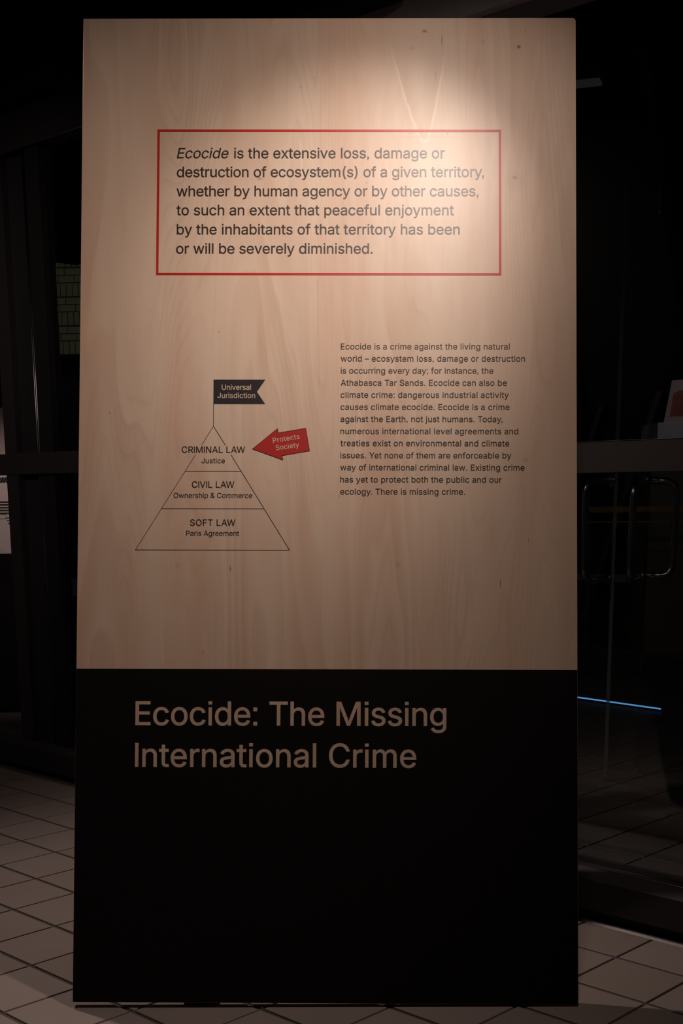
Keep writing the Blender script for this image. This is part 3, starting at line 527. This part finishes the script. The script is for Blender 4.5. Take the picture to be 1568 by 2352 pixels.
for a in range(-46, 24):
    for b in range(-34, 34):
        # cell covers a..a+1, b..b+1 ; world position of its corner (a, b)
        inside = a >= -1
        ctr = FLM @ Vector(((b + .5) * TP, -(a + .5) * TP, 0))
        if abs(ctr.x) > 4.2 + (0 if inside else .25 * ctr.y) or ctr.y < -.3 or ctr.y > 10.6: continue
        q = topx(ctr); vis = False
        if q:
            for ca in (0, .5, 1):
                for cb in (0, .5, 1):
                    qq = topx(FLM @ Vector(((b + cb) * TP, -(a + ca) * TP, 0)))
                    if qq and -5 < qq[0] < 1573 and qq[1] < 2357 and not (178 < qq[0] < 1318 and qq[1] < 2300):
                        vis = True
            if not inside and (q[1] < 1500): vis = False
            if not inside and q[0] < 300 and q[1] > 1740: vis = False
        if vis: indiv.append((q[1], a, b, inside))
        else: rest[0 if inside else 1].append((a, b))
indiv.sort(reverse=True)
for k, (py, a, b, inside) in enumerate(indiv):
    if k >= 296: rest[0 if inside else 1].append((a, b)); continue
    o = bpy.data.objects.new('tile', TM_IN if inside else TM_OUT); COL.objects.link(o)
    o.parent = floor; o.location = (b * TP, -a * TP, random.uniform(-.0003, .0003))
for key, lab in ((0, 'beige stoneware tiles'), (1, 'beige tiles beyond the glass, coloured darker to imitate dim light')):
    bm = bmesh.new(); src = TM_IN if key == 0 else TM_OUT
    vs = []; fs = []
    for a, b in rest[key]:
        n = len(vs)
        vs += [(v.co.x + b * TP, v.co.y - a * TP, v.co.z) for v in src.vertices]
        fs += [tuple(n + i for i in p.vertices) for p in src.polygons]
    bm.free()
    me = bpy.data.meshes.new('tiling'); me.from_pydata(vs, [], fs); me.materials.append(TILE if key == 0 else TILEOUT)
    o = bpy.data.objects.new('tiling', me); COL.objects.link(o); o.parent = floor
    props(o, lab, kind='stuff')

# ------------------------------------------------------------------ storefront
# local y: negative = into the room
struct('trim_1', prism_x([(-.034, 0.0003), (.05, 0.0003), (.05, .006), (-.028, .006)], SL, SR), STRIP, 'narrow grey metal strip along the foot of the glazing where the tiles stop')
struct('baseboard_back', mkbox(SL, SR, -.002, .09, .006, .040), FRAMED, 'black recessed kick plate under the glazing')
sill = struct('trim_2', prism_x([(.09, .040), (-.030, .040), (-.030, .128), (-.004, .158), (.09, .158)], SL, SR), SILLM, 'black metal bottom rail of the glazing with a sloping top')
bm = bmesh.new(); tube(bm, [(SL, -.0045, .1585), (SR, -.0045, .1585)], .0012, 6)
wlink('edge_bead', bm, SEAL, sill)
# left glazed bay ------------------------------------------------------
w1 = struct('window_1', mkbox(SL, -.55, .028, .036, .158, 1.304), GLASS, 'lower clear pane left of the dark door post')
wlink('pane', mkbox(SL, -.55, .028, .036, 1.39, 2.555), GLASS, w1)
wlink('side_panel', mkbox(-.465, -.325, .020, .036, .158, 1.304), SIDEP, w1)
wlink('side_panel', mkbox(-.465, -.325, .020, .036, 1.39, 2.555), SIDEP, w1)
wlink('stile', mkbox(-.552, -.462, -.012, .055, .158, 2.555, bev=.002), FRAME, w1)
bm = bmesh.new()
for sx_, r_ in ((-.3215, .0045), (-.310, .0045), (-.3005, .003)): tube(bm, [(sx_, .004, .16), (sx_, .004, 2.555)], r_, 20)
cs = wlink('seal_channel', bm, SEAL, w1); cs['label'] = 'shiny grey grooved metal channel'
wlink('stile', mkbox(-.2965, -.203, -.004, .055, .158, 2.555, bev=.002), FRAMED, w1)
wlink('midrail', mkbox(SL, 1.2, -.016, .05, 1.304, 1.39, bev=.002), FRAME, w1)
w2 = struct('window_2', mkbox(-.203, 1.12, .028, .036, .158, 1.304), GLASS, 'clear glazing running behind the left side of the plywood board')
wlink('pane', mkbox(-.203, 1.12, .028, .036, 1.39, 2.555), GLASS, w2)
wlink('stile', mkbox(1.12, 1.24, -.012, .055, .158, 2.9, bev=.002), FRAME, w2)
hd = struct('trim_3', mkbox(SL, 1.12, -.02, .06, 2.555, 2.70, bev=.003), FRAME, 'black metal head beam across the top of the left panes')
bm = bmesh.new(); tube(bm, [(SL, -.021, 2.5545), (1.12, -.021, 2.5545)], .0012, 6)
wlink('edge_bead', bm, SEAL, hd)
w3 = struct('window_3', mkbox(-.135, 1.12, .028, .036, 2.70, 2.815), GLASS, 'shallow transom pane above the head beam')
wlink('blind_panel', mkbox(-.135, 1.12, .05, .06, 2.70, 2.815), plain('blue_grey_blind', (.05, .052, .06), .7, 0, .3, 30, .3), w3)
# right bay ------------------------------------------------------------
w4 = struct('window_4', mkbox(1.24, SR, .028, .036, .158, 1.264), GLASS, 'lower clear pane behind and right of the plywood board')
wlink('pane', mkbox(1.24, SR, .028, .036, 1.346, 2.50), GLASS, w4)
wlink('midrail', mkbox(1.24, SR, -.016, .05, 1.264, 1.346, bev=.0015), FRAME, w4)
bm = bmesh.new(); tube(bm, [(1.24, -.0165, 1.3465), (SR, -.0165, 1.3465)], .0009, 6)
wlink('edge_bead', bm, SEAL, w4)
# plaster band above the right bay, dark box in front of its left part
struct('wall_back', mkbox(1.12, SR, -.005, .15, 2.50, 3.3), PLASTER, 'grey plaster band above the right glazing, seen just over the board top')
struct('wall_upper', mkbox(SL, 1.12, -.01, .15, 2.815, 3.3), CEIL, 'dark wall band above the left glazing')
bx = wlink('shutter_box', mkbox(.55, 1.714, -.16, -.022, 2.585, 2.95, bev=.012), FRAMED)
props(bx, 'black shutter box on the plaster band above the board', 'shutter box')
struct('ceiling', mkbox(-6, 9, -7, 4.2, 3.3, 3.4), CEIL, 'dark painted ceiling over hall and passage')

# ------------------------------------------------------------------ the exhibition board
BX = Vector((0.99990, -0.0109, -0.0090)).normalized()
BZ = Vector((0.0113, 0.2399, 0.9707)); BZ = (BZ - BX * BZ.dot(BX)).normalized()
BY = BZ.cross(BX)
BM = Matrix.Identity(4)
for i in range(3): BM[i][0], BM[i][1], BM[i][2], BM[i][3] = BX[i], BY[i], BZ[i], (-.0441, 2.8587, .0105)[i]
BW, BH, BT = .610, 2.4283, .021
root = empty('exhibition_board', BM)
props(root, 'tall leaning plywood board with a red framed definition above and a black title band below', 'board')
sh = bmesh.new()
# panel outline with a worn, slightly rounded top right corner
out = [(-BW, 0), (BW, 0), (BW, BH - .007), (BW - .002, BH - .0025), (BW - .007, BH), (-BW, BH)]
A = [sh.verts.new((x, 0, z)) for x, z in out]; B = [sh.verts.new((x, BT, z)) for x, z in out]
sh.faces.new(A); sh.faces.new(B[::-1])
for i in range(len(out)): sh.faces.new((A[i], B[i], B[(i + 1) % len(out)], A[(i + 1) % len(out)]))
bmesh.ops.recalc_face_normals(sh, faces=sh.faces)
bmesh.ops.bevel(sh, geom=[e for e in sh.edges], offset=.0003, segments=1, affect='EDGES')
panel = link('plywood_panel', sh, WOOD, root)
ZB = .8088
link('back_sheet', mkbox(-BW + .001, BW - .001, BT, BT + .004, .001, BH - .001), BACKP, root)
bb = mkbox(-BW + .0004, BW - .0004, -.0003, .0, .0006, ZB); band = link('black_band', bb, BLACKP, root); band['label'] = 'matt black painted lower band'
# edge veneer line by the left side
# supports behind: two raking battens and feet blocks
for x0, x1 in ((-.345, -.268), (.252, .52)):
    link('foot_block', mkbox(x0, x1, BT + .001, .12, -.006, .03, bev=.002), DARKWOOD, root)
for x in (-.31, .385):
    bm = bmesh.new()
    # raking strut from two thirds up the panel down to the floor behind it (board coordinates)
    inv = BM.inverted()
    topw = Vector((x, BT + .02, 1.55)); botw = inv @ (BM @ Vector((x, 0, 0)) + Vector((0, .86, 0))); botw.z = (inv @ Vector(((BM @ botw).x, (BM @ botw).y, 0.03))).z
    pw_ = BM @ botw; pw_.z = .022; botw = inv @ pw_
    t = (botw - topw).normalized(); sx = Vector((1, 0, 0)); sy = t.cross(sx).normalized()
    vs = []
    for p in (topw, botw):
        for i, j in ((-1, -1), (1, -1), (1, 1), (-1, 1)): vs.append(bm.verts.new(p + sx * .022 * i + sy * .018 * j))
    bm.faces.new(vs[:4][::-1]); bm.faces.new(vs[4:])
    for i in range(4): bm.faces.new((vs[i], vs[(i + 1) % 4], vs[4 + (i + 1) % 4], vs[4 + i]))
    bmesh.ops.recalc_face_normals(bm, faces=bm.faces)
    link('strut', bm, DARKWOOD, root)
YP = -.0004
# red frame
bm = bmesh.new()
fo = [(-.4236, 2.1478), (.4256, 2.1465), (.4260, 1.7815), (-.4240, 1.7822)]; th = .0058
fi = [(fo[0][0] + th, fo[0][1] - th), (fo[1][0] - th, fo[1][1] - th), (fo[2][0] - th, fo[2][1] + th), (fo[3][0] + th, fo[3][1] + th)]
O_ = [bm.verts.new((p[0], YP, p[1])) for p in fo]; I_ = [bm.verts.new((p[0], YP, p[1])) for p in fi]
for i in range(4):
    f = bm.faces.new((O_[i], O_[(i + 1) % 4], I_[(i + 1) % 4], I_[i])); f.normal_update()
    if f.normal.y > 0: f.normal_flip()
link('red_frame', bm, RED, root)['label'] = 'thin red printed rectangle'
def lines(rows, name, mat, y, parent, d=13, ital=0.0):
    for s, x0, z0, x1, z1, cap in rows:
        o = link(name, text_bm(s, x0, z0, x1, z1, cap, y, d, ital), mat, parent)
        o['label'] = 'printed line reading ' + s
DEF = [
    ['is the extensive loss, damage or', -0.2333, 2.0752, 0.2867, 2.0752, 0.0258],
    ['destruction of ecosystem(s) of a given territory,', -0.3749, 2.028, 0.383, 2.028, 0.0258],
    ['whether by human agency or by other causes,', -0.3751, 1.9799, 0.3697, 1.9799, 0.0259],
    ['to such an extent that peaceful enjoyment', -0.3751, 1.9323, 0.3094, 1.9323, 0.0258],
    ['by the inhabitants of that territory has been', -0.3738, 1.8841, 0.3236, 1.8841, 0.0257],
    ['or will be severely diminished.', -0.375, 1.8361, 0.1091, 1.8361, 0.0257],
    ['Ecocide', -0.3752, 2.0754, -0.2451, 2.0754, 0.0258]]
BODY = [
    ['Ecocide is a crime against the living natural', 0.0321, 1.5973, 0.4462, 1.5973, 0.0146],
    ['world – ecosystem loss, damage or destruction', 0.0321, 1.5672, 0.4837, 1.5672, 0.0146],
    ['is occurring every day; for instance, the', 0.0321, 1.5372, 0.4062, 1.5372, 0.0146],
    ['Athabasca Tar Sands. Ecocide can also be', 0.0321, 1.5071, 0.439, 1.5071, 0.0146],
    ['climate crime: dangerous industrial activity', 0.0321, 1.4772, 0.4437, 1.4772, 0.0145],
    ['causes climate ecocide. Ecocide is a crime', 0.032, 1.4472, 0.4458, 1.4472, 0.0145],
    ['against the Earth, not just humans. Today,', 0.032, 1.4172, 0.4286, 1.4172, 0.0146],
    ['numerous international level agreements and', 0.032, 1.3873, 0.467, 1.3873, 0.0145],
    ['treaties exist on environmental and climate', 0.032, 1.3574, 0.445, 1.3574, 0.0145],
    ['issues. Yet none of them are enforceable by', 0.032, 1.3275, 0.45, 1.3275, 0.0145],
    ['way of international criminal law. Existing crime', 0.0319, 1.2976, 0.4822, 1.2976, 0.0145],
    ['has yet to protect both the public and our', 0.0319, 1.2678, 0.4263, 1.2678, 0.0145],
    ['ecology. There is missing crime.', 0.0319, 1.2379, 0.3365, 1.2379, 0.0145]]
TITLE = [
    ['Ecocide: The Missing', -0.4646, 0.6715, 0.2918, 0.6715, 0.0574],
    ['International Crime', -0.4647, 0.57, 0.2188, 0.57, 0.0572]]
FLAGT = [
    ['Universal', -0.2601, 1.4965, -0.1882, 1.4965, 0.0128],
    ['Jurisdiction', -0.2702, 1.4761, -0.1778, 1.4761, 0.0127]]
PYRT = [
    ['CRIMINAL LAW', -0.3572, 1.3404, -0.2016, 1.3404, 0.0157],
    ['Justice', -0.3084, 1.3148, -0.2509, 1.3148, 0.0125],
    ['CIVIL LAW', -0.3316, 1.2542, -0.2274, 1.2542, 0.0156],
    ['Ownership & Commerce', -0.376, 1.2288, -0.1833, 1.2288, 0.0125],
    ['SOFT LAW', -0.3353, 1.1602, -0.2241, 1.1602, 0.0156],
    ['Paris Agreement', -0.3445, 1.1355, -0.2149, 1.1355, 0.0125]]
ARRT = [
    ['Protects', -0.1329, 1.3649, -0.0674, 1.3756, 0.0121],
    ['Society', -0.1258, 1.3466, -0.0688, 1.3549, 0.0121]]
for i in range(len(BODY)): BODY[i][1] = .0319
lines(DEF[:6], 'text_line', INK, YP, root, 14)
it = list(DEF[6]); it[3] -= .0042; lines([it], 'text_line', INK, YP, root, 11, .19)
lines(BODY, 'text_line', INK, YP, root, 14)
for s, x0, z0, x1, z1, cap in TITLE:
    tl = empty('title_line'); tl.parent = root; tl['label'] = 'large title words reading ' + s
    # every letter is a mesh of its own: split by glyph index
    for k, b_ in enumerate(letters_bm(s, x0, z0, x1, z1, cap, -.0007, 13)): link('letter', b_, WOOD, tl)
# flag on its pole
fl = link('flag_print', poly_bm([(-.2802, 1.5218), (-.1531, 1.5218), (-.1735, 1.4915), (-.1531, 1.4612), (-.2802, 1.4612)], YP), NAVY, root)
fl['label'] = 'dark swallow-tailed flag printed over the pyramid'
link('flag_pole', seg_bm(bmesh.new(), (-.2798, 1.4618), (-.2798, 1.4075), .0013, YP), LINEINK, fl)
lines(FLAGT, 'text_line', WOOD, YP - .0003, fl, 13)
bm = bmesh.new()
for a, b in (((-.2798, 1.4064), (-.3081, 1.3597)), ((-.2798, 1.4064), (-.2504, 1.3598)), ((-.3232, 1.3354), (-.4684, 1.1005)), ((-.2361, 1.3355), (-.0915, 1.1006)),
             ((-.3481, 1.2947), (-.2121, 1.2947)), ((-.4053, 1.2022), (-.1546, 1.2022)), ((-.4684, 1.1005), (-.0915, 1.1006))):
    seg_bm(bm, a, b, .0013, YP)
pyr = link('pyramid_outline', bm, LINEINK, root)
lines([r for r in PYRT if r[0].isupper()], 'text_line', INK, YP, pyr, 14)
lines([r for r in PYRT if not r[0].isupper()], 'text_line', INK, YP, pyr, 12)
ar = [(-.1835, 1.3498), (-.1226, 1.4005), (-.1207, 1.3898), (-.0532, 1.4016), (-.0435, 1.3455), (-.1108, 1.3337), (-.1089, 1.3230)]
arrow = link('arrow_print', poly_bm(ar, YP), print_mat('deep_red_ink', (.42, .018, .016), .5, .3), root); arrow['label'] = 'red arrow pointing at the pyramid top'
bm = bmesh.new()
for i in range(len(ar)): seg_bm(bm, ar[i - 1], ar[i], .0012, YP - .0002)
link('arrow_outline', bm, LINEINK, arrow)
lines(ARRT, 'text_line', WOOD, YP - .0003, arrow, 12)

# ------------------------------------------------------------------ brick wall far behind the left panes
BYW = 18.0
yaw = math.radians(-6)
BRM = Matrix.Translation(Vector((-4.05, BYW, 3.10))) @ Matrix.Rotation(yaw, 4, 'Z') 
wb = link('wall_brick', mkbox(-.62, 6.0, .03, .35, 0, 5.5), MORTAR); wb.matrix_world = BRM
props(wb, 'olive brick wall across the way with alternate courses of upright and flat bricks', kind='structure')
def brick_mesh(wd, ht):
    bm = mkbox(0, wd, 0, .09, 0, ht, bev=.006); me = bpy.data.meshes.new('brick'); bm.to_mesh(me); bm.free(); me.materials.append(BRICK); return me
SOL, STR = brick_mesh(.073, .168), brick_mesh(.212, .084)
for p in range(6):
    z = .006 + p * .374
    for i in range(18):
        o = bpy.data.objects.new('brick', SOL); COL.objects.link(o); o.parent = wb; o.location = (-.60 + i * .083, random.uniform(-.006, .006), z)
    for r in range(2):
        for i in range(8):
            o = bpy.data.objects.new('brick', STR); COL.objects.link(o); o.parent = wb
            o.location = (-.60 - .1 * 0 + i * .222 - (.0 if r else .09) + .09, random.uniform(-.006, .006), z + .178 + r * .094)
lw = link('wall_outside', mkbox(-9, 9, 19.2, 19.4, 0, 9), plain('night_wall', (.02, .018, .018), .9)); props(lw, 'dark unlit wall closing the view outside', kind='structure')

# ------------------------------------------------------------------ glass doors standing open beyond the right bay
def door_leaf(nm, P0, label, width=.8, h=2.47):
    d = Vector((P0[0], P0[1], 0)).normalized()
    ang = math.atan2(d.y, d.x)
    mw = Matrix.Translation(Vector((P0[0], P0[1], 0))) @ Matrix.Rotation(ang, 4, 'Z')
    o = link(nm, mkbox(0.0, width, -.005, .005, .012, h, bev=.001), GLASS); o.matrix_world = mw
    props(o, label, kind='structure')
    e = link('edge_strip', mkbox(-.006, .0, -.0075, .0075, .012, h, bev=.001), EDGEM, o)
    link('foot_pin', mkbox(-.008, .02, -.010, .010, .0, .022, bev=.002), STEEL, o)
    return o
EDGEM = plain('grey_glass_edge', (.20, .215, .21), .4, .3, .5, 30, .3)
_nt = EDGEM.node_tree; _t = _nt.nodes.new('ShaderNodeBsdfTransparent'); _m = _nt.nodes.new('ShaderNodeMixShader'); _m.inputs[0].default_value = .55
_nt.links.new(_t.outputs[0], _m.inputs[1]); _nt.links.new(_nt.nodes['Principled BSDF'].outputs[0], _m.inputs[2]); _nt.links.new(_m.outputs[0], _nt.nodes['Material Output'].inputs[0])
d1 = door_leaf('door_1', (1.126, 5.26), 'open glass door leaf with a visible grey edge and a bent tube handle at its left')
d2 = door_leaf('door_2', (1.300, 5.44), 'open glass door leaf with two back-to-back bent tube handles')
for c_ in list(d2.children):
    if c_.name.startswith('edge_strip'): bpy.data.objects.remove(c_)
w5 = link('window_5', mkbox(0, .8, -.005, .005, 2.70, 3.29), GLASS); w5.matrix_world = Matrix.Translation(Vector((1.169, 5.26, 0))) @ Matrix.Rotation(math.atan2(5.26, 1.169), 4, 'Z')
props(w5, 'glass over-panel edge above the open door leaf', kind='structure')
link('edge_strip', mkbox(-.006, 0, -.006, .006, 2.70, 3.29), EDGEM, w5)
link('head_rail', mkbox(-.01, .85, -.02, .02, 2.50, 2.70, bev=.002), FRAMED, w5)
def dhandle(parent, lab, mt, mb, bt, bb_, r=.0145):
    """bent tube: mount top -> bar top -> bar bottom -> mount bottom, world points"""
    mt, mb, bt, bb_ = map(Vector, (mt, mb, bt, bb_)); R = .05
    pts = [mt]
    def corner(c, a, b):
        u, v = (a - c).normalized(), (b - c).normalized()
        for k in range(9):
            t = k / 8
            yield c + u * R * (1 - t) ** 2 + v * R * t ** 2
    pts += list(corner(bt, mt, bb_)) + list(corner(bb_, bt, mb)) + [mb]
    inv = parent.matrix_world.inverted()
    bm = bmesh.new(); tube(bm, [inv @ p for p in pts], r, 16)
    o = link('pull_handle', bm, STEEL, parent); o['label'] = lab
    for q, nx in ((mt, bt), (mb, bb_)):
        bm = bmesh.new(); dd = (q - nx).normalized()
        tube(bm, [inv @ (q - dd * .006), inv @ (q + dd * .006)], r * 1.5, 18); link('rosette', bm, STEEL, o)
    return o
dhandle(d1, 'bent steel tube pull handle', (1.112, 5.27, 1.258), (1.106, 5.27, .861), (.993, 5.2, 1.257), (.996, 5.2, .857))
dhandle(d2, 'bent steel tube pull handle, bar away from the camera side', (1.290, 5.42, 1.262), (1.288, 5.42, .862), (1.413, 5.40, 1.253), (1.408, 5.40, .866))
dhandle(d2, 'bent steel tube pull handle, bar nearest the camera', (1.280, 5.42, 1.258), (1.274, 5.42, .852), (1.186, 5.2, 1.246), (1.181, 5.2, .856))

# ------------------------------------------------------------------ lights and things out in the passage
def straight(name, a, b, sec, mat, parent=None):
    a, b = Vector(a), Vector(b); bm = bmesh.new(); tube(bm, [a, b], sec, 10); return link(name, bm, mat, parent)
def led(a, b, mat, r, label):
    e = empty('led_strip'); e.location = a; props(e, label, 'led strip')
    a, b = Vector(a), Vector(b); o = bmesh.new(); t = (b - a)
    n = Vector((-t.y, t.x, 0)).normalized()
    vs = [o.verts.new(p) for q in (Vector((0, 0, 0)), t) for p in (q - n * r * 2 + Vector((0, 0, -a.z)), q + n * r * 2 + Vector((0, 0, -a.z)), q + n * r * 2 + Vector((0, 0, -r * .6)), q - n * r * 2 + Vector((0, 0, -r * .6)))]
    o.faces.new(vs[:4][::-1]); o.faces.new(vs[4:])
    for i in range(4): o.faces.new((vs[i], vs[(i + 1) % 4], vs[4 + (i + 1) % 4], vs[4 + i]))
    bmesh.ops.recalc_face_normals(o, faces=o.faces)
    link('housing', o, HOUSE, e)
    bm = bmesh.new(); tube(bm, [Vector((0, 0, 0)), t], r, 10); link('light_tube', bm, mat, e)
    return e
led((1.803, 7.03, .012), (.30, 8.72, .012), BLUE, .0048, 'bright thin blue light line on the passage floor right of the board')
led((3.02, 12.70, .02), (4.5, 11.2, .02), BLUED, .008, 'faint distant blue light line near the right picture edge')
ab = empty('amber_glow_bars'); ab.location = (1.72, 8.9, 0); props(ab, 'dim amber bars on posts, added in place of an amber reflection in the glass', 'lamp')
link('glow_bar', tube(bmesh.new(), [(0, 0, 1.095), (1.5, 0, 1.095)], .020, 16), AMBER, ab)  # glowing bars imitate an amber reflection on the glass
link('glow_bar', tube(bmesh.new(), [(0, 0, 1.01), (1.5, 0, 1.01)], .005, 12), AMBER, ab)
for x in (.02, 1.45): link('post', mkbox(x - .012, x + .012, .022, .05, 0, 1.12, bev=.003), HOUSE, ab)
lum = empty('ceiling_luminaire'); lum.location = (1.26, 6.5, 3.108); lum.rotation_euler = (0, 0, math.radians(-20))
props(lum, 'grey linear luminaire under the passage ceiling, right of the board top', 'lamp')
link('housing', mkbox(-1.3, 0, -.06, .06, .012, .05, bev=.004), plain('grey_luminaire', (.16, .15, .155), .5), lum)
link('diffuser', mkbox(-1.29, -.01, -.045, .045, 0, .012, bev=.003), emit('unlit_diffuser_glow', (1, .93, 1), .010), lum)  # unlit fixture, faint glow added to lift its tone
link('hanger', mkbox(-.3, -.27, -.01, .01, .05, .192), HOUSE, lum)
link('hanger', mkbox(-1.1, -1.07, -.01, .01, .05, .192), HOUSE, lum)
# tall plinth with a white top and a leaning print
pl = empty('display_plinth', Matrix.Translation(Vector((2.36, 9.67, 0)))); props(pl, 'tall olive plinth with white top block at the right picture edge', 'plinth')
link('plinth_body', mkbox(-.03, .75, 0, .5, 0, 1.56, bev=.004), PLINTH, pl)
link('top_block', mkbox(0, .75, -.02, .5, 1.56, 1.715, bev=.004), WHITEB, pl)
lf = empty('display_print', Matrix.Translation(Vector((2.42, 9.72, 1.717))) @ Matrix.Rotation(math.radians(-12), 4, 'X'))
props(lf, 'white card with a red and orange picture leaning on the white plinth top', 'print')
bm = bmesh.new()
pts = [(0, 0), (.42, 0), (.36, .33), (.065, .315)]
A = [bm.verts.new((x, 0, z)) for x, z in pts]; B = [bm.verts.new((x, .012, z)) for x, z in pts]
bm.faces.new(A); bm.faces.new(B[::-1])
for i in range(4): bm.faces.new((A[i], B[i], B[(i + 1) % 4], A[(i + 1) % 4]))
bmesh.ops.recalc_face_normals(bm, faces=bm.faces)
link('card', bm, plain('pinkish_card', (.50, .36, .33), .6, 0, .3, 5, .3), lf)
link('picture', poly_bm([(.045, .045), (.34, .05), (.32, .235), (.12, .240), (.075, .215)], -.001), LEAFR, lf)
# leaning exhibition panel beyond the left panes, seen past the post
lp = empty('leaning_panel', Matrix.Translation(Vector((-1.78, 7.15, 0))) @ Matrix.Rotation(math.radians(8), 4, 'Z') @ Matrix.Rotation(math.radians(-5), 4, 'X'))
props(lp, 'white text panel with black foot band standing beyond the left pane', 'board')
link('panel', mkbox(-.9, -.02, 0, .02, .03, 1.37, bev=.002), PAPER, lp)
link('black_band', mkbox(-.9, -.019, -.0012, 0, .031, .902), BLACKP, lp)
bm = bmesh.new(); rr = random.Random(3)
for i in range(5):
    z = 1.188 - i * .0155; x = -.62
    while x < -.045:
        wv = rr.uniform(.010, .032); seg_bm(bm, (x, z), (min(x + wv, -.03), z), .0075, -.0012); x += wv + .008
for i in range(3):
    z = 1.100 - i * .0155; x = -.085 + i * .006
    while x < -.045:
        wv = rr.uniform(.010, .022); seg_bm(bm, (x, z), (min(x + wv, -.04), z), .004, -.0012); x += wv + .007
x = -.62
while x < -.045:
    wv = rr.uniform(.010, .025); seg_bm(bm, (x, 1.30), (min(x + wv, -.03), 1.318), .013, -.0012); x += wv + .006
tl = link('blurred_text', bm, NAVY, lp); tl['kind'] = 'stuff'; tl['label'] = 'rows of small grey text too blurred to read'
bm = bmesh.new()
for a, b in (((-.13, 1.120), (-.085, 1.120)), ((-.085, 1.120), (-.085, 1.095)), ((-.085, 1.095), (-.13, 1.095))): seg_bm(bm, a, b, .0015, -.0012)
link('boxed_mark', bm, NAVY, lp)
bm = bmesh.new()
for i in range(7): seg_bm(bm, (-.060 + i * .006, .84 - i * .001), (-.056 + i * .006, .86 - (i % 2) * .008), .003, -.0025)
for i in range(6): seg_bm(bm, (-.050 + i * .005, .822 - i * .001), (-.047 + i * .005, .832 - (i % 2) * .004), .003, -.0025)
link('pale_lettering', bm, PAPER, lp)
up_ = empty('tilted_sign', Matrix.Translation(Vector((-1.84, 7.62, 0))) @ Matrix.Rotation(math.radians(0), 4, 'Z'))
props(up_, 'white slanted sign edge rising behind the rail at the far left', 'sign')
bm = bmesh.new()
pts = [(-.6, 1.2), (.02, 1.2), (-.115, 1.72), (-.6, 1.72)]
A = [bm.verts.new((x, 0, z)) for x, z in pts]; B = [bm.verts.new((x + .0, .05, z)) for x, z in pts]
bm.faces.new(A); bm.faces.new(B[::-1])
for i in range(4): bm.faces.new((A[i], B[i], B[(i + 1) % 4], A[(i + 1) % 4]))
bmesh.ops.recalc_face_normals(bm, faces=bm.faces)
link('sign_face', bm, PAPER, up_)
bm = bmesh.new()
pts = [(.021, 1.2), (.062, 1.2), (-.078, 1.74), (-.114, 1.72)]
A = [bm.verts.new((x, -.004, z)) for x, z in pts]; B = [bm.verts.new((x, .05, z)) for x, z in pts]
bm.faces.new(A); bm.faces.new(B[::-1])
for i in range(4): bm.faces.new((A[i], B[i], B[(i + 1) % 4], A[(i + 1) % 4]))
bmesh.ops.recalc_face_normals(bm, faces=bm.faces)
link('sign_edge', bm, GREYEDGE, up_)
for x in (-.5, -.1):
    link('leg', mkbox(x - .02, x + .02, .0, .04, 0, 1.2), DARKWOOD, up_)
# low pale plinths further out
for (x0, x1, y0, zt, lab) in ((-3.6, -2.432, 9.5, .287, 'low pale block on the passage floor at the far left'), (-2.225, -1.4, 10.2, .25, 'low pale block half hidden behind the left edge of the board')):
    o = empty('low_plinth', Matrix.Translation(Vector((x0, y0, 0)))); props(o, lab, 'plinth')
    link('block', mkbox(0, x1 - x0, 0, .6, .05, zt, bev=.005), PLB, o) if 'PLB' in globals() else None
    PLB = plain('pale_grey_block', (.16, .15, .16), .6, 0, .3, 4, .3)
    if not o.children: link('block', mkbox(0, x1 - x0, 0, .6, .05, zt, bev=.005), PLB, o)
    link('recessed_foot', mkbox(.03, x1 - x0 - .03, .03, .57, 0, .05), FRAMED, o)
